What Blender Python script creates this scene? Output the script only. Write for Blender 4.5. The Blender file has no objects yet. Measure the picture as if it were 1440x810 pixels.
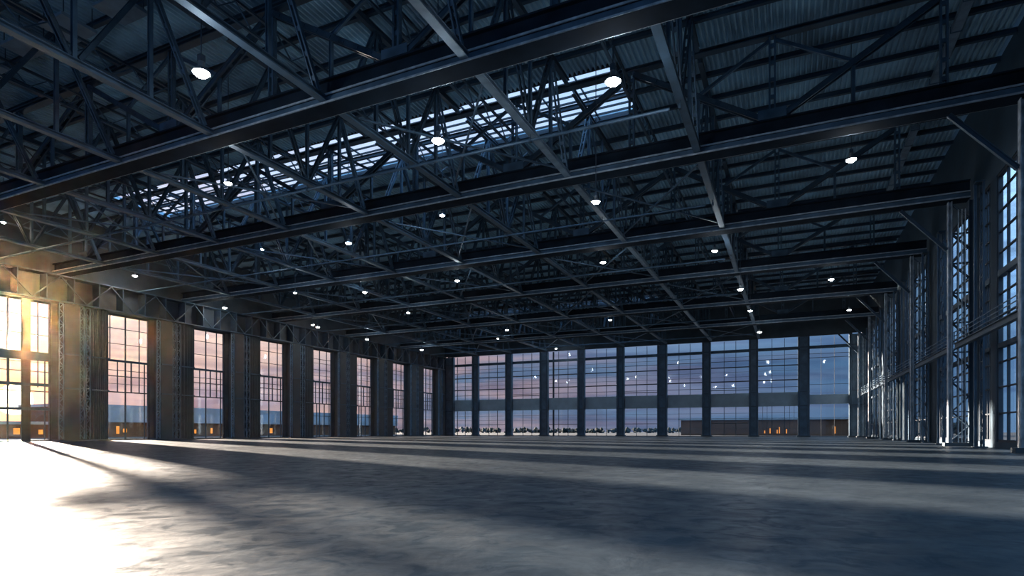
import bpy, math, random
from mathutils import Vector, Matrix
random.seed(7)
COL = bpy.context.scene.collection
SC = bpy.context.scene
ORD = ['first','second','third','fourth','fifth','sixth','seventh','eighth','ninth','tenth','eleventh','twelfth','thirteenth','fourteenth']

# ------------------------------------------------------------------ camera geometry (photo taken as 1440 x 810)
F, HZ, YAW, H = 840.0, 606.0, math.radians(24.9), 1.58
FW = Vector((-math.sin(YAW), math.cos(YAW), 0)); RT = Vector((math.cos(YAW), math.sin(YAW), 0))
def ray(px, py):
    return FW + RT*((px-720)/F) + Vector((0,0,(HZ-py)/F))
def at_y(px, py, y):
    r = ray(px, py); return Vector((0,0,H)) + r*(y/r.y)

# ------------------------------------------------------------------ mesh builder
class MB:
    def __init__(s): s.v=[]; s.f=[]; s.m=[]
    def face(s, idx, m=0): s.f.append(idx); s.m.append(m)
    def box(s, x0,x1,y0,y1,z0,z1, m=0):
        n=len(s.v)
        s.v += [(x0,y0,z0),(x1,y0,z0),(x1,y1,z0),(x0,y1,z0),(x0,y0,z1),(x1,y0,z1),(x1,y1,z1),(x0,y1,z1)]
        for q in ((0,3,2,1),(4,5,6,7),(0,1,5,4),(1,2,6,5),(2,3,7,6),(3,0,4,7)): s.face([n+i for i in q], m)
        return s
    def prism(s, p, q, poly, up=(0,0,1), m=0):
        """extrude the closed 2D outline poly (side, up) from p to q"""
        p=Vector(p); q=Vector(q); d=(q-p).normalized(); u=Vector(up)
        if abs(d.dot(u))>.97: u=Vector((1,0,0)) if abs(d.x)<.9 else Vector((0,1,0))
        r=d.cross(u).normalized(); u=r.cross(d).normalized()
        n=len(s.v); k=len(poly)
        for c in (p,q):
            for a,b in poly: s.v.append(tuple(c+r*a+u*b))
        for i in range(k):
            j=(i+1)%k; s.face([n+i,n+j,n+k+j,n+k+i], m)
        s.face([n+i for i in range(k)][::-1], m); s.face([n+k+i for i in range(k)], m)
        return s
    def bar(s, p,q,w,h=None,up=(0,0,1),m=0):
        h=h or w; a,b=w/2,h/2
        return s.prism(p,q,[(-a,-b),(a,-b),(a,b),(-a,b)],up,m)
    def ibeam(s,p,q,w,h,t=None,up=(0,0,1),m=0):
        t=t or min(w,h)*.12; a,b=w/2,h/2; c=t/2
        return s.prism(p,q,[(-a,-b),(a,-b),(a,-b+t),(c,-b+t),(c,b-t),(a,b-t),(a,b),(-a,b),(-a,b-t),(-c,b-t),(-c,-b+t),(-a,-b+t)],up,m)
    def tube(s,p,q,r,n=8,m=0):
        return s.prism(p,q,[(r*math.cos(2*math.pi*i/n), r*math.sin(2*math.pi*i/n)) for i in range(n)],(0,0,1),m)
    def twin(s,p,q,w,h,up=(0,0,1),step=1.6,m=0):
        """paired channels with batten plates between them"""
        p=Vector(p); q=Vector(q); d=(q-p); L=d.length; d=d/L; u=Vector(up)
        if abs(d.dot(u))>.97: u=Vector((0,1,0))
        r=d.cross(u).normalized(); u=r.cross(d).normalized()
        t=w*.26
        for sg in (-1,1): s.ibeam(p+r*sg*(w-t)/2,q+r*sg*(w-t)/2,t,h,t*.3,up=u,m=m)
        k=max(2,int(L/step))
        for i in range(k+1):
            c=p+d*(L*(i+.5)/(k+1)); s.bar(c-d*.16,c+d*.16,w*.96,h*.5,up=u,m=m)
        return s
    def lattice(s,p,q,side,width,leg=.14,pitch=1.0,lace=.07,m=0):
        """two posts joined by zigzag lacing; side = direction of the width"""
        p=Vector(p); q=Vector(q); sd=Vector(side).normalized(); d=(q-p); L=d.length; d/=L
        for sg in (-1,1): s.bar(p+sd*sg*width/2,q+sd*sg*width/2,leg,m=m)
        k=max(2,round(L/pitch)); st=L/k; sg=1
        for i in range(k):
            a=p+d*st*i+sd*sg*(width/2-.01); b=p+d*st*(i+1)-sd*sg*(width/2-.01); s.bar(a,b,lace,lace*.6,m=m); sg=-sg
            c=p+d*st*(i+1)
            if i%2: s.bar(c-sd*(width/2-.01),c+sd*(width/2-.01),lace,m=m)
        return s
    def lathe(s, prof, n=16, c=(0,0,0), m=0):
        b=len(s.v); k=len(prof)
        for r,z in prof:
            for i in range(n):
                a=2*math.pi*i/n; s.v.append((c[0]+r*math.cos(a),c[1]+r*math.sin(a),c[2]+z))
        for j in range(k-1):
            for i in range(n):
                i2=(i+1)%n; s.face([b+j*n+i,b+j*n+i2,b+(j+1)*n+i2,b+(j+1)*n+i],m)
        s.face([b+i for i in range(n)][::-1],m); s.face([b+(k-1)*n+i for i in range(n)],m)
        return s
    def mesh(s,name,mats):
        me=bpy.data.meshes.new(name); me.from_pydata(s.v,[],s.f); 
        mats = mats if isinstance(mats,(list,tuple)) else [mats]
        for x in mats: me.materials.append(x)
        if len(mats)>1: me.polygons.foreach_set('material_index', s.m)
        me.update(); return me
    def build(s,name,mats,parent=None,loc=(0,0,0),smooth=False):
        o=bpy.data.objects.new(name,s.mesh(name,mats)); COL.objects.link(o); o.location=loc
        if parent: o.parent=parent
        if smooth:
            for p in o.data.polygons: p.use_smooth=len(p.vertices)==4
        return o
def put(o,parent,loc):
    c=o.copy(); COL.objects.link(c); c.parent=parent; c.location=loc; return c
def tag(o,label=None,cat=None,group=None,kind=None):
    if label: o['label']=label
    if cat: o['category']=cat
    if group: o['group']=group
    if kind: o['kind']=kind
    return o
def empty(name,loc,label,cat,group=None,kind='thing'):
    o=bpy.data.objects.new(name,None); COL.objects.link(o); o.location=loc; o.empty_display_size=.3
    return tag(o,label,cat,group,kind)
def copy_tree(o,parent=None):
    c=o.copy(); COL.objects.link(c)
    if parent: c.parent=parent
    for ch in list(o.children): copy_tree(ch,c)
    return c

# ------------------------------------------------------------------ materials
def mat(name, col, rough=.5, metal=0.0, spec=.5, var=.25, scale=.6, bump=0, dirt=None):
    m=bpy.data.materials.new(name); m.use_nodes=True; N=m.node_tree.nodes; L=m.node_tree.links
    b=N['Principled BSDF']; b.inputs['Metallic'].default_value=metal; b.inputs['Specular IOR Level'].default_value=spec
    tc=N.new('ShaderNodeTexCoord'); nz=N.new('ShaderNodeTexNoise'); nz.inputs['Scale'].default_value=scale; nz.inputs['Detail'].default_value=6
    L.new(tc.outputs['Object'],nz.inputs['Vector'])
    r=N.new('ShaderNodeValToRGB'); r.color_ramp.elements[0].position=.3; r.color_ramp.elements[1].position=.7
    lo=[c*(1-var) for c in col]; hi=[min(1,c*(1+var)) for c in col]
    if dirt: lo=dirt
    r.color_ramp.elements[0].color=(*lo,1); r.color_ramp.elements[1].color=(*hi,1)
    L.new(nz.outputs['Fac'],r.inputs['Fac']); L.new(r.outputs['Color'],b.inputs['Base Color'])
    mr=N.new('ShaderNodeMapRange'); mr.inputs['To Min'].default_value=max(.05,rough-.1); mr.inputs['To Max'].default_value=min(1,rough+.12)
    L.new(nz.outputs['Fac'],mr.inputs['Value']); L.new(mr.outputs['Result'],b.inputs['Roughness'])
    if bump:
        bp=N.new('ShaderNodeBump'); bp.inputs['Strength'].default_value=bump; L.new(nz.outputs['Fac'],bp.inputs['Height']); L.new(bp.outputs['Normal'],b.inputs['Normal'])
    return m
def emit(name,col,st):
    m=bpy.data.materials.new(name); m.use_nodes=True; N=m.node_tree.nodes; L=m.node_tree.links
    N.remove(N['Principled BSDF']); e=N.new('ShaderNodeEmission'); e.inputs['Color'].default_value=(*col,1); e.inputs['Strength'].default_value=st
    L.new(e.outputs[0],N['Material Output'].inputs['Surface']); return m
def glassmat(name,tint,refl=.05,rough=.03):
    m=bpy.data.materials.new(name); m.use_nodes=True; N=m.node_tree.nodes; L=m.node_tree.links
    N.remove(N['Principled BSDF']); t=N.new('ShaderNodeBsdfTransparent'); t.inputs['Color'].default_value=(*tint,1)
    g=N.new('ShaderNodeBsdfGlossy'); g.inputs['Roughness'].default_value=rough; g.inputs['Color'].default_value=(.9,.95,1,1)
    fr=N.new('ShaderNodeLayerWeight'); fr.inputs['Blend'].default_value=.25
    mp=N.new('ShaderNodeMapRange'); mp.inputs['To Min'].default_value=refl*.4; mp.inputs['To Max'].default_value=refl*6
    L.new(fr.outputs['Facing'],mp.inputs['Value'])
    mx=N.new('ShaderNodeMixShader'); L.new(mp.outputs['Result'],mx.inputs['Fac']); L.new(t.outputs[0],mx.inputs[1]); L.new(g.outputs[0],mx.inputs[2])
    L.new(mx.outputs[0],N['Material Output'].inputs['Surface']); return m

M={}
M['steel']=mat('painted dark steel',(.042,.076,.115),.5,.2,.45,.35,.5)
M['steel_light']=mat('painted blue grey steel',(.075,.132,.195),.48,.2,.45,.35,.6)
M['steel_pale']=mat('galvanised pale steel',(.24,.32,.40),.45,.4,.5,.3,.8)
M['under']=mat('chord steel with painted shade',(.016,.026,.040),.8,0,.05,.35,.5)  # dark tone puts the shade under the chords into the steel colour
M['glint']=mat('pale steel with painted highlight',(.42,.47,.52),.45,.2,.5,.4,1.5)  # pale tone painted in for edge highlights and sun glints
M['deck']=mat('corrugated roof sheet',(.40,.60,.78),.6,.0,.4,.4,.25)
M['panel']=mat('flat wall cladding',(.048,.060,.072),.6,.0,.4,.22,.3)
M['rib']=mat('corrugated wall cladding',(.058,.075,.092),.6,.0,.4,.25,.3)
M['wall']=mat('dark wall lining',(.05,.07,.09),.7,0,.4,.3,.3)
M['wallblue']=mat('blue grey wall sheet',(.045,.078,.112),.6,.05,.3,.25,.4)
M['frame']=mat('dark window steel',(.035,.045,.06),.5,.3,.5,.2,1)
M['spandrel']=mat('grey spandrel sheet',(.30,.37,.43),.6,.1,.4,.15,.4)
M['glass']=glassmat('window glass',(.93,.95,.97))
M['skyglass']=glassmat('rooflight glazing',(.90,.95,1.0),.02)
M['lampbody']=mat('lamp aluminium',(.35,.37,.40),.35,.8,.5,.2,3)
M['lens']=emit('lit lamp lens',(1.0,.97,.92),140)
M['outwall']=mat('far shed brown wall',(.075,.032,.016),.8,0,.3,.3,.2)
M['outgrey']=mat('far shed fascia',(.20,.22,.25),.8,0,.3,.2,.2)
M['leaf']=mat('tree foliage',(.012,.018,.017),.9,0,.2,.4,.6)
M['warm']=emit('lit warm window',(1.0,.36,.07),1.1)

def floor_material():
    m=bpy.data.materials.new('polished concrete'); m.use_nodes=True; N=m.node_tree.nodes; L=m.node_tree.links; b=N['Principled BSDF']
    tc=N.new('ShaderNodeTexCoord')
    def noise(sc,det=6,dist=0,ro=.55):
        n=N.new('ShaderNodeTexNoise'); n.inputs['Scale'].default_value=sc; n.inputs['Detail'].default_value=det; n.inputs['Distortion'].default_value=dist; n.inputs['Roughness'].default_value=ro
        L.new(tc.outputs['Object'],n.inputs['Vector']); return n
    n1=noise(.09,7,.6); n2=noise(.9,8,.4,.62); n3=noise(7,6)
    def mix(a,b_,f,t='MIX'):
        x=N.new('ShaderNodeMix'); x.data_type='RGBA'; x.blend_type=t; 
        for sock,v in ((x.inputs[6],a),(x.inputs[7],b_),(x.inputs[0],f)):
            if hasattr(v,'links'): L.new(v,sock)
            else: sock.default_value=v
        return x.outputs[2]
    def ramp(src,p0,c0,p1,c1):
        r=N.new('ShaderNodeValToRGB'); e=r.color_ramp.elements; e[0].position=p0; e[0].color=(*c0,1); e[1].position=p1; e[1].color=(*c1,1); L.new(src,r.inputs['Fac']); return r.outputs['Color']
    c1=ramp(n1.outputs['Fac'],.32,(.028,.040,.053),.68,(.060,.077,.094))
    c2=ramp(n2.outputs['Fac'],.35,(.72,.74,.76),.7,(1.12,1.12,1.1))
    c3=ramp(n3.outputs['Fac'],.3,(.82,.82,.82),.7,(1.08,1.08,1.08))
    c=mix(c1,c2,1.0,'MULTIPLY'); c=mix(c,c3,1.0,'MULTIPLY')
    # saw-cut slab joints every 6 m
    sx=N.new('ShaderNodeSeparateXYZ'); L.new(tc.outputs['Object'],sx.inputs[0])
    prev=None
    for ax in ('X','Y'):
        md=N.new('ShaderNodeMath'); md.operation='PINGPONG'; md.inputs[1].default_value=3.0; L.new(sx.outputs[ax],md.inputs[0])
        lt=N.new('ShaderNodeMath'); lt.operation='LESS_THAN'; lt.inputs[1].default_value=.012; L.new(md.outputs[0],lt.inputs[0])
        if prev is None: prev=lt
        else:
            mx=N.new('ShaderNodeMath'); mx.operation='MAXIMUM'; L.new(prev.outputs[0],mx.inputs[0]); L.new(lt.outputs[0],mx.inputs[1]); prev=mx
    j=N.new('ShaderNodeMath'); j.operation='MULTIPLY'; j.inputs[1].default_value=.5; L.new(prev.outputs[0],j.inputs[0])
    c=mix(c,(.05,.06,.07,1),j.outputs[0])
    L.new(c,b.inputs['Base Color'])
    mr=N.new('ShaderNodeMapRange'); mr.inputs['From Min'].default_value=.3; mr.inputs['From Max'].default_value=.7; mr.inputs['To Min'].default_value=.32; mr.inputs['To Max'].default_value=.52
    nr=noise(1.1,7,.8,.6); L.new(nr.outputs['Fac'],mr.inputs['Value']); L.new(mr.outputs['Result'],b.inputs['Roughness'])
    n4=noise(1.5,8,.9,.62); ms=N.new('ShaderNodeMapRange'); ms.inputs['From Min'].default_value=.40; ms.inputs['From Max'].default_value=.68; ms.inputs['To Min'].default_value=.006; ms.inputs['To Max'].default_value=.08
    L.new(n4.outputs['Fac'],ms.inputs['Value']); L.new(ms.outputs['Result'],b.inputs['Specular IOR Level'])
    ad=N.new('ShaderNodeMath'); ad.operation='ADD'; L.new(n2.outputs['Fac'],ad.inputs[0])
    m3=N.new('ShaderNodeMath'); m3.operation='MULTIPLY'; m3.inputs[1].default_value=.12; L.new(n3.outputs['Fac'],m3.inputs[0]); L.new(m3.outputs[0],ad.inputs[1])
    bp=N.new('ShaderNodeBump'); bp.inputs['Strength'].default_value=.38; bp.inputs['Distance'].default_value=.05; L.new(ad.outputs[0],bp.inputs['Height']); L.new(bp.outputs['Normal'],b.inputs['Normal'])
    return m
M['floor']=floor_material()

# ------------------------------------------------------------------ dimensions
XL, XR, D = -103.5, 17.4, 170.0          # left wall, right wall, far wall
YB = -14.0                               # the hall goes on this far behind the camera
ZC, ZT, ZP, ZD = 25.6, 34.4, 35.0, 35.5  # truss underside, top chord underside / top, deck
TY = [34.8, 54.7, 76.3, 97.7, 122.0, 145.7]      # trusses
ALLY = [12.5] + TY + [169.0]
NTH = ['nearest','second','third','fourth','fifth','sixth']

# ------------------------------------------------------------------ setting: floor, walls, roof sheet
tag(MB().box(XL-.6,XR+.6,-30,D+.5,-.3,0).build('floor',M['floor']),kind='structure')
tag(MB().box(-900,700,-60,900,-.6,-.31).build('ground',mat('outdoor asphalt',(.045,.05,.055),.9,0,.05,.3,.05)),kind='structure')

def sheet(name,x0,x1,holes,y0,y1,pitch=.46,depth=.3):
    """corrugated sheet, ribs along Y; holes = (y0,y1,x0,x1)"""
    b=MB()
    ys=sorted({y0,y1,*[h[0] for h in holes],*[h[1] for h in holes]})
    n=int((x1-x0)/pitch)
    for ya,yb in zip(ys[:-1],ys[1:]):
        for i in range(n):
            xa=x0+i*pitch
            if any(h[0]<=ya and yb<=h[1] and h[2]<=xa and xa+pitch<=h[3] for h in holes): continue
            pr=[(xa,0),(xa+pitch*.30,0),(xa+pitch*.42,depth),(xa+pitch*.86,depth),(xa+pitch,0)]
            k=len(b.v)
            for x,z in pr: b.v+= [(x,ya,ZD+z),(x,yb,ZD+z)]
            for q in range(4): b.face([k+2*q,k+2*q+2,k+2*q+3,k+2*q+1])
    # weather skin above so no light leaks
    for ya,yb in zip(ys[:-1],ys[1:]):
        segs=[(x0-1,x1+1)]
        for h in holes:
            if h[0]<=ya and yb<=h[1]: segs=[(x0-1,h[2]),(h[3],x1+1)]
        for a,c in segs: b.box(a,c,ya,yb,ZD+depth+.05,ZD+depth+.3)
    return b.build(name,M['deck'])
SK1=(54.3,63.34,-89.6,-14.6); SK2=(146.6,155.2,-96.0,-30.0)
tag(sheet('ceiling',XL,XR,[SK1,SK2],YB,D),kind='structure')

def rooflight(name,h):
    y0,y1,x0,x1=h; b=MB(); z=ZD+.02
    for y in (y0,y1): b.box(x0,x1,y-.1,y+.1,z-.02,z+.4)
    for x in (x0,x1): b.box(x-.12,x+.12,y0,y1,z-.02,z+.4)
    n=8
    for i in range(1,n): b.box(x0,x1,y0+(y1-y0)*i/n-.055,y0+(y1-y0)*i/n+.055,z,z+.2)
    k=int((x1-x0)/4)
    for i in range(1,k): 
        x=x0+(x1-x0)*i/k; b.box(x-.06,x+.06,y0,y1,z+.02,z+.2)
    o=b.build(name,M['frame']); tag(o,kind='structure')
    MB().box(x0,x1,y0,y1,z+.24,z+.27).build('glazing',M['skyglass'],o)
    return o

# ------------------------------------------------------------------ windows
NWIN=[0]
def window(axis, pos, a0, a1, z0, z1, vs, hs, heavy=(), spandrel=None, thick=.22, depth=.35, fine=None):
    """glazed bay in the plane axis=pos between a0 and a1; vs / hs = bar positions; heavy = thicker transoms"""
    NWIN[0]+=1
    def B(b,a,c,z,w,d0=-depth/2,d1=depth/2):
        if axis=='x': b.box(pos+d0,pos+d1,a,c,z,w)
        else: b.box(a,c,pos+d0,pos+d1,z,w)
    b=MB(); t=thick
    B(b,a0,a0+t,z0,z1); B(b,a1-t,a1,z0,z1); B(b,a0+t,a1-t,z0,z0+t); B(b,a0+t,a1-t,z1-t,z1)
    for v,w,za,zb in vs: B(b,v-w/2,v+w/2,max(za,z0+t),min(zb,z1-t),-.11,.11)
    for z,w in hs: B(b,a0+t,a1-t,z-w/2,z+w/2,-.09,.09)
    o=b.build('window_%d'%NWIN[0],M['frame']); tag(o,kind='structure')
    g=MB(); B(g,a0+t,a1-t,z0+t,z1-t,-.015,.015); g.build('glass',M['glass'],o)
    if heavy:
        hb=MB()
        for z,w in heavy: B(hb,a0+t,a1-t,z-w/2,z+w/2,-.25,.3)
        hb.build('transom',M['steel'],o)
    if spandrel:
        s=MB(); z,w=spandrel; B(s,a0+t,a1-t,z,w,-.14,.14); s.build('spandrel_panel',M['spandrel'],o)
    return o

# left wall: bays of 15.63 m, glazed part then a pier
PL=15.63; WY=[(46.0+PL*k, 53.8+PL*k) for k in range(8)]; WTOP=21.3
wl=MB(); prev=YB
for a,c in WY:
    wl.box(XL-.5,XL,prev,a,0,WTOP); wl.box(XL-.5,XL,a,c,WTOP,ZD); wl.box(XL-.5,XL,prev,a,WTOP,ZD); prev=c
wl.box(XL-.5,XL,prev,D+.5,0,ZD); tag(wl.build('wall_left',M['wall']),kind='structure')
for k,(a,c) in enumerate(WY):
    w=c-a; mid=a+w*.47
    vs=[(mid,.16,0,WTOP),(a+w*.78,.09,8.2,WTOP),(a+w*.14,.07,13.4,WTOP),(a+w*.60,.14,8.2,13.4),(a+w*.30,.08,8.2,13.4),(a+w*.9,.10,0,13.4)]
    hs=[(19.0,.10),(16.4,.09),(11.9,.10),(10.9,.14),(9.6,.07),(8.2,.2)] if k else [(19.0,.10),(16.2,.09),(10.6,.12),(12.0,.07),(7.6,.16)]
    if k==0: vs+=[(50.5,1.15,0,WTOP)]; vs[0]=(48.2,.16,0,WTOP)  # sun window's wide post is shaped to throw a dark band on the floor
    if k>3: hs+=[(18.0,.07),(15.0,.07),(5.2,.12)]
    if k in(4,5): vs+=[(a+w*.35,.12,0,8.2),(a+w*.68,.12,0,8.2)]
    window('x',XL-.25,a,c,0,WTOP,vs,hs,[(13.5,.34)] if k else [(12.9,1.3),(8.6,.45),(4.9,.4)],None)  # sun window's upper transom is thickened to deepen its floor shadow

# far wall: ten bays between eleven dark columns
FX=[15.2-11.86*k for k in range(11)]        # column centres, right to left
FX=FX[::-1]
wf=MB(); wf.box(XL-.5,XR+.5,D,D+.5,ZC+.4,ZD); 
wf.box(XL-.5,FX[0]-1.0,D,D+.5,0,ZC+.4); wf.box(FX[-1]+1.0,XR+.5,D,D+.5,0,ZC+.4)
for x in FX[1:-1]: wf.box(x-.6,x+.6,D,D+.5,0,ZC+.4)
tag(wf.build('wall_back',M['wall']),kind='structure')
for i in range(10):
    a=FX[i]+(1.0 if i==0 else .6); c=FX[i+1]-(1.0 if i==9 else .6); w=c-a
    vs=[(a+w*.36,.12,0,ZC),(a+w*.64,.12,0,ZC)]
    if i==3: vs.append((a+w*.2,.5,0,ZC))
    if i==8: vs+= [(a+w*q,.08,0,8) for q in(.15,.25,.75,.85)]
    if i==9: hs=[(20.2,.12),(21.2,.1),(13.4,.08)]; vs=[(a+w*.33,.07,0,ZC),(a+w*.62,.07,0,ZC)]
    else:
        hs=[(18.6,.28),(20.2,.14),(14.8,.3),(13.0,.12)]+[(z,.06) for z in (16.0,17.3,21.3,2.2,4.9,6.3)]
        if i%2: hs.append((3.6,.16))
        if i in(2,5,7): hs.append((12.5,.2))
    s0=8.0 if i<9 else 8.4; s1=11.6 if i<9 else 10.8
    window('y',D+.25,a,c,0,ZC+.4,vs,hs,[(22.9,.75)],(s0,s1))

# right wall: glazed openings in each bay, pale piers beside the columns
RWIN=[(-10,7.5),(15,30.5),(37.2,50),(57.0,69.0),(70.9,74.9),(78.6,92.5),(100,116),(124.5,140),(148,164)]  # short opening past the pier added so the sunbeam misses the wall
wr=MB(); prev=YB
for a,c in RWIN:
    wr.box(XR,XR+.5,prev,a,0,ZD); wr.box(XR,XR+.5,a,c,0,.55); wr.box(XR,XR+.5,a,c,25.2,ZD); prev=c
wr.box(XR,XR+.5,prev,D+.5,0,ZD); tag(wr.build('wall_right',M['wallblue']),kind='structure')
for a,c in RWIN[2:]:
    w=c-a
    vs=[(a+w*q,.16,0,26) for q in (.2,.4,.6,.8)]
    hs=[(z,.14) for z in (3.2,5.6,7.9,12.2,14.2,18.0,19.9,21.8,23.6)]
    window('x',XR+.25,a,c,.55,25.2,vs,hs,[(16.0,.55),(9.4,.4)],None)
rooflight('window_%d'%(NWIN[0]+1),SK1); rooflight('window_%d'%(NWIN[0]+2),SK2)

# ------------------------------------------------------------------ left wall piers (clad column pairs with a lattice recess)
def pier(y0,y1,label,shallow=False):
    r=empty('clad_pier',(XL,y0,0),label,'column','clad piers along the left wall')
    L=y1-y0; a=L*.38; yq=L*.63; d1,d2=1.9,1.35; top=21.35
    MB().box(.02,d1,.75,a,0.25,top).build('flat_panel',M['panel'],r)
    b=MB(); n=9; x=d2; ya,yb=yq,L-.02       # corrugated box, ribs upright
    pts=[(0.02,ya),(x,ya)]
    for i in range(n):
        u0=ya+(yb-ya)*i/n; du=(yb-ya)/n
        pts+=[(x,u0+.05*du),(x+.2,u0+.2*du),(x+.2,u0+.6*du),(x,u0+.75*du)]
    pts+=[(x,yb),(0.02,yb)]
    k=len(b.v)
    for z in (.25,top):
        for p in pts: b.v.append((p[0],p[1],z))
    m=len(pts)
    for i in range(m): j=(i+1)%m; b.face([k+i,k+j,k+m+j,k+m+i])
    b.face([k+m+i for i in range(m)])
    b.build('corrugated_panel',M['rib'],r)
    for yy,xx in ((.36,1.75),(a+.45,1.75),(yq-.45,1.5)):
        MB().lattice((xx,yy,.25),(xx,yy,top-.1),(0,1,0),.6,.14,.8,.13).build('lattice_post',M['steel_light'],r)
    MB().box(.05,.25,a+.05,yq-.05,.25,top).build('recess_sheet',M['wall'],r)
    MB().box(.02,d1+.12,-.05,L+.05,0,.25).build('plinth',M['wall'],r)
    for z in (8.2,13.5):
        MB().box(d1+.005,d1+.12,0.8,a,z-.12,z+.12).build('girt',M['steel'],r)
        MB().box(d2+.21,d2+.3,yq,L-.02,z-.12,z+.12).build('girt',M['steel'],r)
    return r
PW=['grey clad pier on left wall, just right of the window showing the sun']+[
    'grey clad pier on left wall, %s to the right of the sun window'%ORD[k] for k in range(1,8)]
pier(WY[0][0]-7.4,WY[0][0]-.1,'grey clad pier on left wall, left of the sun window')
for k in range(7): pier(WY[k][1]+.1,WY[k+1][0]-.1,PW[k])
pier(WY[7][1]+.1,D-2.2,'grey clad pier in the corner of left wall and far wall')

r=empty('eaves_girder',(XL+.02,(YB+D-2.4)/2,21.4),'deep dark stiffened girder running above all the left wall windows','girder')
hl=(D-2.2-YB)/2; MB().box(0,.2,-hl,hl,0,ZC-21.43).build('web_plate',M['wall'],r)
for z in (0,ZC-21.43-.2): MB().box(.2,2.1,-hl,hl,z,z+.2).build('flange',M['steel'],r)
me=MB().box(.2,2.0,-.08,.08,.2,ZC-21.63).mesh('stiffener',M['steel'])
for k in range(48):
    o=bpy.data.objects.new('stiffener',me); COL.objects.link(o); o.parent=r; o.location=(0,-hl+2*hl*(k+.5)/48,0)
b=MB()
for k in range(48): b.bar((1.95,-hl+2*hl*k/48,.2 if k%2 else ZC-21.7),(1.9,-hl+2*hl*(k+1)/48,ZC-21.7 if k%2 else .2),.16)
b.build('lacing',M['steel'],r)

# ------------------------------------------------------------------ far wall columns
def far_column(x,w,label,ribs):
    r=empty('steel_column',(x,D-.02,0),label,'column','dark columns of the far glazed wall')
    d=-1.1
    MB().box(-w,-w+.5,d,0,.4,ZC-.02).build('flange',M['steel'],r); MB().box(w-.5,w,d,0,.4,ZC-.02).build('flange',M['steel'],r)
    b=MB(); b.box(-w+.5,w-.5,d+.35,-.1,.4,ZC-.02)
    for i in range(ribs): 
        xx=-w+.5+(2*w-1)*(i+.5)/ribs; b.box(xx-.05,xx+.05,d+.22,d+.35,.4,ZC-.02)
    b.build('web',M['steel_light'],r)
    b=MB(); b.box(-w-.25,w+.25,d-.2,0,0,.4); b.build('base_plate',M['wall'],r)
    for z in (8.0,11.6,22.9): MB().box(-w-.03,w+.03,d-.06,d-.003,z-.15,z+.15).build('splice_plate',M['steel'],r)
for i,x in enumerate(FX):
    if i==0: lab='dark steel corner column at left end of the far glazed wall'
    elif i==10: lab='dark steel corner column at right end of the far glazed wall'
    else: lab='dark steel column on far glazed wall, %s from its left corner'%ORD[i]
    far_column(x+(2.1 if i==0 else 0),(1.35 if i%3==0 else 1.12) if 0<i<10 else 1.75,lab,4 if i%2 else 5)

# ------------------------------------------------------------------ right wall lattice columns
for i,y in enumerate(ALLY[1:7]+[166.6]):
    lab='tall laced steel column on right wall, %s'%(['nearest the camera','second from the camera','third from the camera','fourth from the camera','fifth from the camera','sixth from the camera','in the far corner'][i])
    r=empty('lattice_column',(15.1,y,0),lab,'column','laced columns along the right wall')
    MB().ibeam((.18,0,.35),(.18,0,ZC-.02),.6,.36,.07,up=(1,0,0)).build('front_post',M['glint'] if i else M['steel'],r)  # pale colour stands in for sun streaks; nearest post kept dark
    MB().ibeam((-.05,0,20.6),(-4.2,0,ZC-.22),.3,.34,.05).build('knee_brace',M['steel'],r)
    MB().ibeam((2.0,0,.35),(2.0,0,ZC-.02),.5,.4,.07,up=(1,0,0)).build('rear_post',M['steel'],r)
    for s in (-1,1):
        b=MB(); z=.5; sg=1
        while z<ZC-1.6:
            x0,x1=(.36,1.8) if sg>0 else (1.8,.36)
            b.bar((x0,s*.2,z),(x1,s*.2,z+1.55),.13,.09); 
            if sg>0: b.bar((.36,s*.2,z),(1.8,s*.2,z),.11,.09)
            z+=1.55; sg=-sg
        b.build('lacing',M['steel'],r)
    MB().box(-.35,2.28,-.55,.55,0,.35).build('base_plate',M['wall'],r)
    for s in (.85,1.15,1.45):   # cable risers
        MB().tube((s,-.42,.35),(s,-.42,ZC-1),.055).build('conduit',M['glint'],r)  # pale colour stands in for sunlight glinting on the risers
# extra slim wall posts with ladder bars between the columns
def ladder(y,label):
    r=empty('laced_wall_post',(16.55,y,0),label,'post','slim laced posts on the right wall')
    MB().lattice((0,0,.12),(0,0,25.0),(0,1,0),.9,.16,.8,.09).build('laced_shaft',M['steel'],r)
    MB().ibeam((-.5,.2,.12),(-.5,.2,25.0),.22,.2,.04,up=(1,0,0)).build('channel',M['steel_light'],r)
    MB().box(-.7,.3,-.65,.65,0,.12).build('base_plate',M['wall'],r)
    MB().box(-.62,.12,-.5,.5,25.0,25.15).build('cap_plate',M['steel'],r)
for i,y in enumerate([69.95,85.5,94.6,104.5,111,118.6,128,135,141.5,151,158]):
    ladder(y,'slim laced wall post on right wall, %s from the camera'%ORD[i])
# crane runway along the right wall, one length per bay
SEG=[(37,52.9)]+[(TY[k]+1.0,TY[k+1]-1.0) for k in range(1,5)]+[(146.8,165.4)]
for i,(a,c) in enumerate(SEG):
    r=empty('runway_beam',(15.55,(a+c)/2,10.0),'dark runway beam with handrails along right wall, %s length from the camera'%ORD[i],'beam','runway beam lengths along the right wall')
    h=(c-a)/2
    MB().ibeam((0,-h,.3),(0,h,.3),.4,.6,.07).build('beam',M['steel'],r)
    for z in (.95,1.35,1.75): MB().bar((-.1,-h,z),(-.1,h,z),.07).build('handrail',M['steel_light'],r)
    k=max(2,int(2*h/4)); me=MB().box(-.14,-.06,-.04,.04,.6,1.8).mesh('stanchion',M['steel'])
    for q in range(k+1):
        o=bpy.data.objects.new('stanchion',me); COL.objects.link(o); o.parent=r; o.location=(0,-h+.1+(2*h-.2)*q/k,0)

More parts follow.
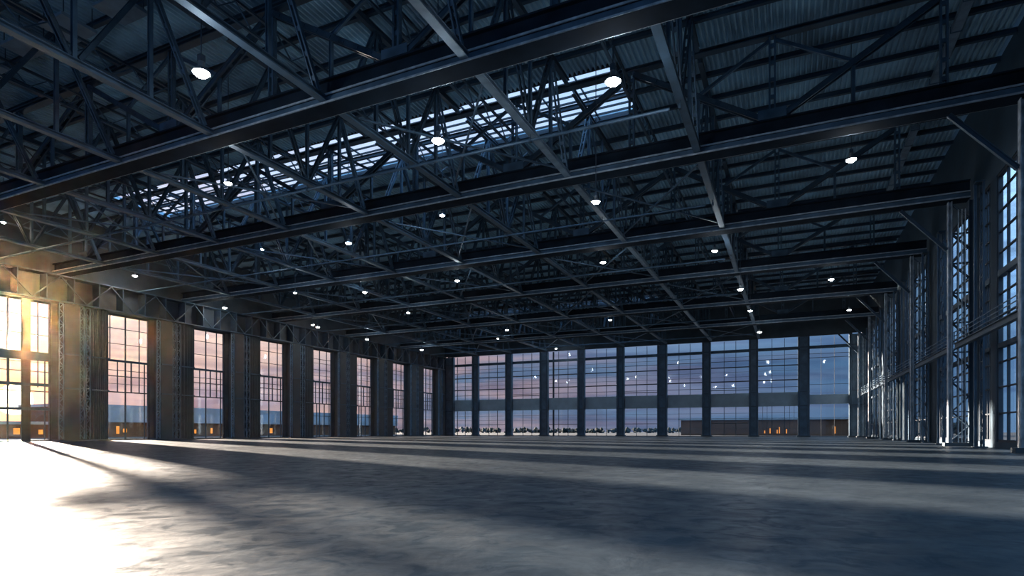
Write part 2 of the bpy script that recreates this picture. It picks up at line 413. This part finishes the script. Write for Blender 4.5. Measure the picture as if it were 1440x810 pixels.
# ------------------------------------------------------------------ roof trusses across the hall
BN=[-1.3-23.8*j for j in range(5)]; TN=[10.6-23.8*j for j in range(5)]
XA,XB=XL+.05,16.9
def truss_meshes():
    T={}
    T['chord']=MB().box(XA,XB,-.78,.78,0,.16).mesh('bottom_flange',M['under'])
    T['web']=MB().box(XA,XB,-.05,.05,.16,.60).mesh('web_plate',M['steel_light'])
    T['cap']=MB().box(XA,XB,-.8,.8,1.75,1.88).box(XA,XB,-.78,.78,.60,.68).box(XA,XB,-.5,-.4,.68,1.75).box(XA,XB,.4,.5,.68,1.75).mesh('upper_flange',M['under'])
    T['hl_strip']=MB().box(XA,XB,-.04,.04,0,.13).mesh('edge_highlight',M['glint'])  # added pale strips imitate light catching the flange edges
    T['top']=MB().ibeam((XA,0,9.2),(XB,0,9.2),.7,.36,.07).mesh('top_chord',M['steel'])
    T['post']=MB().twin((0,0,1.88),(0,0,9.02),.55,.4).mesh('post',M['steel_light'])
    T['hang']=MB().ibeam((0,0,1.88),(0,0,5.34),.25,.25,.04).mesh('hanger',M['steel_light'])
    T['dr']=MB().twin((0.25,0,1.95),(11.65,0,8.75),.6,.45).mesh('diagonal',M['steel'])
    T['dl']=MB().twin((-.25,0,1.95),(-11.65,0,8.75),.6,.45).mesh('diagonal',M['steel'])
    T['sr']=MB().ibeam((0,0,5.5),(5.7,0,8.75),.22,.28,.04).mesh('sub_strut',M['steel_light'])
    T['sl']=MB().ibeam((0,0,5.5),(-5.7,0,8.75),.22,.28,.04).mesh('sub_strut',M['steel_light'])
    T['gus']=MB().box(-1.1,1.1,-.36,-.31,1.88,2.9).box(-1.1,1.1,.31,.36,1.88,2.9).mesh('gusset_plate',M['steel_light'])
    return T
T=truss_meshes()
def part(name,me,parent,loc=(0,0,0)):
    o=bpy.data.objects.new(name,me); COL.objects.link(o); o.parent=parent; o.location=loc; return o
for i,y in enumerate(TY):
    lab='dark steel roof truss spanning the hall, %s'%(['nearest the camera','second from camera, before the big rooflight','third from the camera','fourth from the camera','fifth from the camera','sixth and last, beside the far rooflight'][i])
    r=empty('roof_truss',(0,y,ZC),lab,'truss','trusses crossing the hall')
    part('bottom_flange',T['chord'],r); part('upper_flange',T['cap'],r)
    for yy in (-.64,.64): part('web_plate',T['web'],r,(0,yy,0))
    part('top_chord',T['top'],r)
    for yy,zz in ((-.825,.02),(.825,.02),(-.825,.60)): part('edge_highlight',T['hl_strip'],r,(0,yy,zz))
    for x in BN+TN: part('post',T['post'],r,(x,0,0))
    for x in BN:
        part('diagonal',T['dr'],r,(x,0,0)); part('gusset_plate',T['gus'],r,(x,0,0))
        if x-11.9>XA: part('diagonal',T['dl'],r,(x,0,0))
        for s,k in ((1,'sr'),(-1,'sl')):
            xm=x+s*5.95
            if xm>XA+1:
                part('hanger',T['hang'],r,(xm,0,0)); part('sub_strut',T['sl' if s>0 else 'sr'],r,(xm,0,0))

# ------------------------------------------------------------------ girders along the hall between the trusses
BRACES=[]
GX=[-7.25-11.9*k for k in range(8)]
GORD=['first','second','third','fourth','fifth','sixth','seventh','eighth']
for bi,(a,c) in enumerate(zip(ALLY[:-1],ALLY[1:])):
    y0=a+.72; y1=c-.72 if c<168 else D-1.3
    Lh=(y1-y0)/2; q=Lh*.985
    G={}
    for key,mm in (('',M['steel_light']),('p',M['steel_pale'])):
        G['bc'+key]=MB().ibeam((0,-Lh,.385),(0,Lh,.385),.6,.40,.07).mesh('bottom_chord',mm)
    G['tc']=MB().ibeam((0,-Lh+.1,9.15),(0,Lh-.1,9.15),.4,.5,.07).mesh('top_chord',M['steel'])
    G['po']=MB().ibeam((0,0,.6),(0,0,8.9),.28,.28,.04).mesh('post',M['steel_light'])
    sgs=[]
    for s in (-1,1):
        G['d%d'%s]=MB().twin((0,s*Lh*.93,.7),(0,s*Lh*.52,8.85),.42,.3).mesh('diagonal',M['steel_light'])
        G['e%d'%s]=MB().twin((0,s*Lh*.03,.7),(0,s*Lh*.48,8.85),.42,.3).mesh('diagonal',M['steel'])
    where=['before the nearest truss','between nearest and second trusses','between second and third trusses','between third and fourth trusses','between fourth and fifth trusses','between fifth and sixth trusses','between last truss and far wall'][bi]
    for k,x in enumerate(GX):
        if bi==0 and k<1: continue
        g=empty('roof_girder',(x,(y0+y1)/2,ZC),('pale' if k==1 else 'blue-grey')+' steel lattice girder '+where+', '+GORD[k]+' from the right','girder','lattice girders '+where)
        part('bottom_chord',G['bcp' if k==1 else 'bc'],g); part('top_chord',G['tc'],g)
        for s in (-1,0,1): part('post',G['po'],g,(0,s*Lh*.5,0))
        for s in (-1,1): part('diagonal',G['d%d'%s],g); part('diagonal',G['e%d'%s],g)
        # plan bracing to the next girder
        if k<7 and (k+bi)%2==0 and bi>0:
            xb=GX[k+1]; m=(x+xb)/2; dx=abs(x-xb)/2-.42
            r=empty('cross_brace',(m,(y0+y1)/2,ZC+.45),'flat cross brace '+where+', left of '+GORD[k]+' girder','brace','flat cross braces '+where)
            BRACES.append((m,(y0+y1)/2,dx,Lh*.8))
            MB().bar((-dx,-Lh*.8,0),(dx,Lh*.8,0),.16,.14).build('rod',M['steel_light'],r)
            MB().bar((dx,-Lh*.8,.16),(-dx,Lh*.8,.16),.16,.14).build('rod',M['steel_light'],r)

for bi,(a,c) in enumerate(zip(ALLY[:-1],ALLY[1:])):
    where=['before the nearest truss','between nearest and second trusses','between second and third trusses','between third and fourth trusses','between fourth and fifth trusses','between fifth and sixth trusses','between last truss and far wall'][bi]
    y0=a+.4; y1=c-.4 if c<168 else D-.9
    Lh=(y1-y0)/2; n=int(Lh*2/1.5)
    j1=MB().ibeam((0,-Lh,0),(0,Lh,0),.2,.18,.03).mesh('lower_chord',M['steel_light']); j2=MB().ibeam((0,-Lh,1.5),(0,Lh,1.5),.2,.18,.03).mesh('upper_chord',M['steel'])
    b=MB()
    for q in range(n):
        p=-Lh+2*Lh*q/n; p2=-Lh+2*Lh*(q+1)/n
        b.bar((0,p,.08 if q%2 else 1.42),(0,p2,1.42 if q%2 else .08),.09)
    j3=b.mesh('lacing',M['steel_light'])
    tb=MB().bar((0,-Lh,.25),(0,Lh,.25),.16,.2).mesh('tie',M['steel_light'])
    for k in range(8):
        if bi==0 and k<1: continue
        x=GX[k]-5.95; zz=ZC+(4.3 if k%2 else 6.2)
        if x<XL+1: continue
        g=empty('lattice_joist',(x,(y0+y1)/2,zz),'slender laced steel joist '+where+', '+GORD[k]+' from the right','joist','slender joists '+where)
        part('lower_chord',j1,g); part('upper_chord',j2,g); part('lacing',j3,g)
# water pipes slung across the hall
for i,(y,r_) in enumerate([(44.8,.12),(65.5,.10),(87.0,.12),(109.9,.12),(133.9,.14),(157.4,.14)]):
    r=empty('water_pipe',(-46,y,ZC-.32),'slim grey pipe slung across the hall below the girders, %s from the camera'%ORD[i],'pipe','pipes slung across the hall')
    MB().tube((-55,0,0),(38,0,0),r_).build('pipe_run',M['steel_light'],r)
    me=MB().tube((0,0,r_),(0,0,.48),.03,6).mesh('hanger',M['steel']); mc=MB().box(-.08,.08,-r_-.05,r_+.05,-r_-.05,r_+.05).mesh('clamp',M['steel'])
    for x in GX: part('hanger',me,r,(x+46,0,0)); part('clamp',mc,r,(x+46,0,0))

# ------------------------------------------------------------------ purlins
PY=[]
for bi,(a,c) in enumerate(zip(ALLY[:-1],ALLY[1:])):
    where=['before the nearest truss','between nearest and second trusses','between second and third trusses','between third and fourth trusses','between fourth and fifth trusses','between fifth and sixth trusses','between last truss and far wall'][bi]
    for j in range(5):
        y=a+(c-a)*j/5
        if y<16 or (j==0 and bi==2): continue
        PY.append((y,bi,j))
pm=MB().ibeam((XL+.05,0,.25),(XR-.05,0,.25),.34,.44,.05).mesh('purlin',M['steel'])
for y,bi,j in PY:
    o=bpy.data.objects.new('purlin',pm); COL.objects.link(o); o.location=(0,y,ZP-.02)
    if j==0: lab='dark steel purlin under the roof sheet, directly above the %s truss'%NTH[bi-1]
    else: lab='dark steel purlin under the roof, %s one beyond the %s truss'%(ORD[j-1],NTH[bi-1]) if bi else 'dark steel purlin under the roof sheet, %s one before the nearest truss'%ORD[4-j]
    tag(o,lab,'purlin','roof purlins','thing')

# ------------------------------------------------------------------ pale duct strips under the roof at right, boxes at left
def duct(x,y0,y1,label):
    r=empty('roof_duct',(x,y0,ZP-.7),label,'duct','pale ducts under the roof')
    MB().box(-.35,.35,0,y1-y0,0,.45).build('casing',M['steel_pale'],r)
    b=MB(); n=int((y1-y0)/4)
    for i in range(n+1): b.box(-.40,.40,.1+i*4,.22+i*4,-.04,.5)
    b.build('joint_band',M['steel_light'],r)
    b=MB()
    for i in range(n+1): b.box(-.3,-.24,.14+i*4,.2+i*4,.5,.68); b.box(.24,.3,.14+i*4,.2+i*4,.5,.68)
    b.build('hanger',M['steel'],r)
duct(12.4,37,54,'pale flat duct under roof sheet at upper right, nearest the camera')
duct(12.4,55.6,75,'pale flat duct under roof sheet at right, between second and third trusses')
duct(12.4,77.2,96,'pale flat duct under roof sheet at right, between third and fourth trusses')
for i,(px,py,s) in enumerate([(4,84,2.2),(48,62,2.2),(104,38,2.6),(185,8,2.4)]):
    rr=ray(px,py); p=Vector((0,0,H))+rr*((33.4-H)/rr.z); p.x=min([g+q for g in GX for q in (2.97,-2.97)],key=lambda v:abs(v-p.x))
    r=empty('hanging_baffle',(p.x,p.y,33.4),'pale square board hung under the roof, upper left, %s from the left'%ORD[i],'baffle','pale hung panels at the upper left')
    MB().box(-s*.6,s*.6,-s*.5,s*.5,0,.25).build('board',M['steel_pale'],r)
    for a in (-1,1):
        for c in (-1,1): MB().bar((a*s*.5,c*s*.4,.25),(a*s*.5,c*s*.4,1.95),.06).build('hanger',M['steel'],r)

# ------------------------------------------------------------------ high-bay lamps
LAMPS=[(283,103,1.5),(862,115,1.5),(616,198,1.4),(321,258,1.0),(1197,225,1.2),(838,284,1.1),(490,342,1.1),(190,388,1.1),(1005,353,1.1),(848,369,1.1),
 (643,395,1.1),(513,411,1.1),(316,433,1.2),(1041,407,1.1),(1169,393,1.1),(1055,437,1.1),(858,450,1),(713,464,1),(574,440,1),(447,460,1.2),(516,477,1.2),
 (593,492,1.2),(1068,467,1.3),(1194,436,1),(368,351,.9),(622,303,.9),(440,457,.8),(178,432,1),(205,438,.9),(5,313,.8),(782,490,1),(700,476,.8),(415,412,.8)]
lampbase=MB().lathe([(.02,.62),(.16,.60),(.17,.30),(.30,.22),(.46,.02),(.46,0),(.42,0),(.42,.03)][::-1],18).mesh('reflector',M['lampbody'])
lens=MB().lathe([(.12,-.20),(.27,-.14),(.37,-.04),(.41,.02)],18).mesh('lens',M['lens'])
box=MB().box(-.14,.14,-.14,.14,.6,.95).mesh('ballast_box',M['steel'])
placed=[]
for px,py,s in LAMPS:
    best=None
    for y,bi,j in PY:
        if j==0: continue
        p=at_y(px,py,y)
        if min(abs(p.x-g) for g in GX)<1.0 or min(abs(p.x-g+5.95) for g in GX)<.7: pen=3
        else: pen=0
        for m,yc,dx,lh in BRACES:
            if abs(p.x-m)<dx+.5 and abs(p.y-yc)<lh+.5 and min(abs((p.y-yc)-lh/dx*(p.x-m)),abs((p.y-yc)+lh/dx*(p.x-m)))<1.4: pen+=2
        sc=abs(p.z-24.3)+pen
        if best is None or sc<best[0]: best=(sc,p,bi,j)
    placed.append((best[1],best[2],best[3],s*.8))
where=['before the nearest truss','between nearest and second trusses','between second and third trusses','between third and fourth trusses','between fourth and fifth trusses','between fifth and sixth trusses','between last truss and far wall']
for bi in range(7):
    L_=sorted([q for q in placed if q[1]==bi],key=lambda q:(q[0].x/q[0].y))
    for n,(p,_,j,s) in enumerate(L_):
        pos='only one there' if len(L_)==1 else ('%s from the left'%ORD[n])
        r=empty('high_bay_lamp',tuple(p),'lit white high-bay lamp hanging '+where[bi]+', '+pos,'lamp','high-bay lamps under the roof')
        for nm,me in (('reflector',lampbase),('lens',lens),('ballast_box',box)):
            o=part(nm,me,r); o.scale=(s,s,s)
        MB().tube((0,0,.9*s),(0,0,ZP-.03-p.z),.035,6).build('hanger_rod',M['steel'],r)
        ld=bpy.data.lights.new('lamp_bulb','POINT'); ld.energy=330*s*s; ld.shadow_soft_size=.3; ld.color=(.72,.87,1)
        lo=bpy.data.objects.new('bulb',ld); COL.objects.link(lo); lo.parent=r; lo.location=(0,0,-.55)

# ------------------------------------------------------------------ outside
def shed(name,x0,x1,y0,y1,h,label,face,wins,fascia=None,lit=M['warm']):
    r=empty(name,((x0+x1)/2,(y0+y1)/2,-.31),label,'building')
    ox,oy=(x0+x1)/2,(y0+y1)/2; a,b=(x1-x0)/2,(y1-y0)/2
    MB().box(-a,a,-b,b,0,h).build('wall',M['outwall'],r)
    f0,f1=fascia if fascia else (h,h+.6)
    MB().box(-a-1,a+1,-b-1,b+1,max(h,f1-.8),max(h,f1-.8)+.8).build('roof',M['outgrey'],r)
    if fascia:
        (MB().box(a,a+1.4,-b,b,f0,f1) if face=='x' else MB().box(-a,a,-b-1.4,-b,f0,f1)).build('fascia',M['outgrey'],r)
    for i,(u,w,z0,z1) in enumerate(wins):
        w_=MB()
        if face=='x': w_.box(a+.02,a+.14,u-w/2-oy,u+w/2-oy,z0,z1)
        else: w_.box(u-w/2-ox,u+w/2-ox,-b-.14,-b-.02,z0,z1)
        w_.build('lit_window',lit,r)
    return r
shed('depot_building',-215,-190,104,262,9.2,'long low depot with grey fascia and lit windows outside the left windows','x',
     [(114,.7,1.0,2.8),(117.2,.9,1.0,3.4),(119.4,1.1,1.4,2.6),(144,.7,1,2.4),(150.5,.8,1,2.9),(178,1.3,1,3),(213,1.2,1,3.2),(217,1.2,1,3.2)],(4.6,9.6))
shed('garage_row',-205,-182,58,101,3.6,'low garage row with lit windows outside the sun window at far left','x',
     [(82,1.6,1.0,2.4),(86.5,1.4,1.0,2.6),(92,1.0,1.0,2.2)])
shed('warehouse',-42,40,262,290,6.4,'low brown warehouse with small orange lit windows beyond the far wall right half','y',
     [(x,.35,.9,z) for x,z in ((-30,2.2),(-9.0,2.0),(-7.0,3.0),(-4.4,2.3),(-3.6,3.4),(-1.0,2.6),(16.0,3.6))])
def treeline(name,pts,label,seed):
    rnd=random.Random(seed); b=MB()
    for (x,y,h) in pts:
        for k in range(9):
            r=h*rnd.uniform(.16,.34); cx=x+rnd.uniform(-h,h)*.9; cy=y+rnd.uniform(-3,3); cz=rnd.uniform(.15,.75)*h
            b.lathe([(r*.45,-r),(r*.95,-r*.4),(r*rnd.uniform(.85,1.1),.15*r),(r*.6,r*.75),(r*.15,r)],7,(cx,cy,cz-.3))
    return tag(b.build(name,M['leaf']),label,'trees',None,'stuff')
tp=[]; rnd=random.Random(3)
for k in range(120): tp.append((-420+k*4.6,520+rnd.uniform(-12,12),rnd.uniform(3.5,6)))
treeline('treeline',tp,'dark distant line of trees beyond the far glazed wall',1)
tp=[(-30+k*4.0,330+rnd.uniform(-6,6),rnd.uniform(6.5,9)) for k in range(26)]
treeline('treeline',tp,'taller dark trees rising behind the brown warehouse outside',2)
tp=[(110+rnd.uniform(0,20),20+k*7,rnd.uniform(7,12)) for k in range(50)]
treeline('treeline',tp,'dark trees outside beyond the right wall windows',4)

hm=bpy.data.materials.new('thin haze'); hm.use_nodes=True; hn=hm.node_tree.nodes; hn.remove(hn['Principled BSDF'])
sc_=hn.new('ShaderNodeVolumeScatter'); sc_.inputs['Density'].default_value=.00002; sc_.inputs['Anisotropy'].default_value=.94; sc_.inputs['Color'].default_value=(1,.52,.24,1)
hm.node_tree.links.new(sc_.outputs[0],hn['Material Output'].inputs['Volume'])
tag(MB().box(XL-3,XR+3,-25,D+3,-.2,40).build('haze',hm),'thin sunlit haze filling the hall','haze',None,'stuff')

# ------------------------------------------------------------------ sky and sun
SAZ=math.radians(24.9)+math.atan((720-20)/F)      # to the left of +Y
def dirv(az,el): return Vector((-math.sin(az)*math.cos(el),math.cos(az)*math.cos(el),math.sin(el)))
SV=dirv(SAZ,math.radians(2.3))
w=bpy.data.worlds.new('dusk sky'); SC.world=w; w.use_nodes=True; N=w.node_tree.nodes; L=w.node_tree.links
bg=N['Background']; tc=N.new('ShaderNodeTexCoord')
def math_(op,a,b=None,c=None,clamp=False):
    n=N.new('ShaderNodeMath'); n.operation=op; n.use_clamp=clamp
    for i,v in enumerate((a,b,c)):
        if v is None: continue
        if hasattr(v,'links'): L.new(v,n.inputs[i])
        else: n.inputs[i].default_value=v
    return n.outputs[0]
def mixc(a,b,f,t='MIX'):
    x=N.new('ShaderNodeMix'); x.data_type='RGBA'; x.blend_type=t; x.clamp_result=False
    for sock,v in ((x.inputs[6],a),(x.inputs[7],b),(x.inputs[0],f)):
        if hasattr(v,'links'): L.new(v,sock)
        else: sock.default_value=v
    return x.outputs[2]
nrm=N.new('ShaderNodeVectorMath'); nrm.operation='NORMALIZE'; L.new(tc.outputs['Generated'],nrm.inputs[0])
sp=N.new('ShaderNodeSeparateXYZ'); L.new(nrm.outputs[0],sp.inputs[0])
dt=N.new('ShaderNodeVectorMath'); dt.operation='DOT_PRODUCT'; L.new(nrm.outputs[0],dt.inputs[0]); dt.inputs[1].default_value=SV
el=sp.outputs['Z']; sd=dt.outputs['Value']
def ramp(src,stops,lin=True):
    r=N.new('ShaderNodeValToRGB'); e=r.color_ramp.elements
    while len(e)<len(stops): e.new(.5)
    for k,(p,c) in enumerate(stops): e[k].position=p; e[k].color=(*c,1)
    L.new(src,r.inputs['Fac']); return r.outputs['Color']
base=ramp(el,[(0,(.14,.21,.34)),(.11,(.125,.20,.34)),(.20,(.42,.60,.90)),(.32,(.74,.95,1.28)),(.8,(.72,.95,1.35))])
# side of the sky nearer the sun is pink and cream
near=math_('MULTIPLY_ADD',sd,1.0,0.0); 
nf=ramp(sd,[(.82,(0,0,0)),(.92,(.6,.6,.6)),(.98,(1,1,1))])
warm=ramp(el,[(0,(.50,.36,.36)),(.05,(.46,.38,.46)),(.085,(.62,.48,.50)),(.15,(1.25,1.02,.90)),(.35,(.6,.68,.9))])
lowmask=ramp(el,[(.0,(1,1,1)),(.22,(1,1,1)),(.5,(0,0,0))])
nfm=mixc(nf,lowmask,1.0,'MULTIPLY')
sky=mixc(base,warm,nfm)
# stretched cloud bands
mp=N.new('ShaderNodeMapping'); mp.inputs['Scale'].default_value=(1.6,1.6,15); L.new(nrm.outputs[0],mp.inputs['Vector'])
nz=N.new('ShaderNodeTexNoise'); nz.inputs['Scale'].default_value=2.2; nz.inputs['Detail'].default_value=7; nz.inputs['Distortion'].default_value=.5; L.new(mp.outputs[0],nz.inputs['Vector'])
cl=ramp(nz.outputs['Fac'],[(.42,(0,0,0)),(.62,(1,1,1))])
pink=ramp(sd,[(.2,(.15,.20,.32)),(.6,(.34,.27,.36)),(.88,(.85,.52,.42)),(1.0,(1.15,.85,.66))])
pm_=mixc(cl,lowmask,1.0,'MULTIPLY'); pm_=mixc(pm_,(.48,.48,.48,1),1.0,'MULTIPLY')
sky=mixc(sky,pink,pm_)
nz2=N.new('ShaderNodeTexNoise'); nz2.inputs['Scale'].default_value=3.7; nz2.inputs['Detail'].default_value=6; nz2.inputs['Distortion'].default_value=.4; L.new(mp.outputs[0],nz2.inputs['Vector'])
sky=mixc(sky,ramp(nz2.outputs['Fac'],[(.45,(1,1,1)),(.62,(.66,.66,.74))]),lowmask,'MULTIPLY')
sky=mixc(sky,ramp(math_('MULTIPLY_ADD',sd,.5,.5),[(.42,(1.15,1.65,1.85)),(.59,(1.2,1.6,1.72)),(.66,(.62,.88,.98)),(.8,(.97,1,1)),(.93,(1.25,1.12,1.05))]),1.0,'MULTIPLY')
# glow and disc of the low sun
g1=math_('POWER',math_('MAXIMUM',sd,0.0),60.0); g2=math_('POWER',math_('MAXIMUM',sd,0.0),900.0)
disc=math_('GREATER_THAN',sd,math.cos(math.radians(1.1)))
def addc(c,f,col,k):
    s=N.new('ShaderNodeVectorMath'); s.operation='SCALE'; s.inputs[0].default_value=col; L.new(math_('MULTIPLY',f,k),s.inputs['Scale'])
    a=N.new('ShaderNodeVectorMath'); a.operation='ADD'; L.new(c,a.inputs[0]); L.new(s.outputs[0],a.inputs[1]); return a.outputs[0]
sky=addc(sky,g1,(1,.5,.22),.25); sky=addc(sky,g2,(1,.48,.10),1.6); sky=addc(sky,disc,(1,.80,.45),14.0)
L.new(sky,bg.inputs['Color']); bg.inputs['Strength'].default_value=1.0
try: w.cycles.sampling_method='AUTOMATIC'
except Exception: pass
sl=bpy.data.lights.new('sun','SUN'); sl.energy=72.0; sl.angle=math.radians(.9); sl.color=(1,.80,.62)
so=bpy.data.objects.new('sun',sl); COL.objects.link(so)
so.rotation_euler=(-dirv(SAZ+math.radians(1.1),math.radians(7.5))).to_track_quat('-Z','Y').to_euler()

# ------------------------------------------------------------------ camera and view
cd=bpy.data.cameras.new('camera'); cam=bpy.data.objects.new('camera',cd); COL.objects.link(cam)
cam.location=(0,0,H); cam.rotation_euler=(math.radians(90),0,YAW); cd.sensor_width=36; cd.lens=F/1440*36; cd.shift_y=(HZ-405)/1440
cd.clip_end=3000; SC.camera=cam
vs=SC.view_settings; vs.view_transform='Standard'; vs.look='None'; vs.gamma=1; vs.use_curve_mapping=False; vs.exposure=0
try:
    SC.cycles.use_denoising=True; SC.cycles.max_bounces=6; SC.cycles.caustics_reflective=False; SC.cycles.transparent_max_bounces=16; SC.cycles.sample_clamp_indirect=6
except Exception: pass
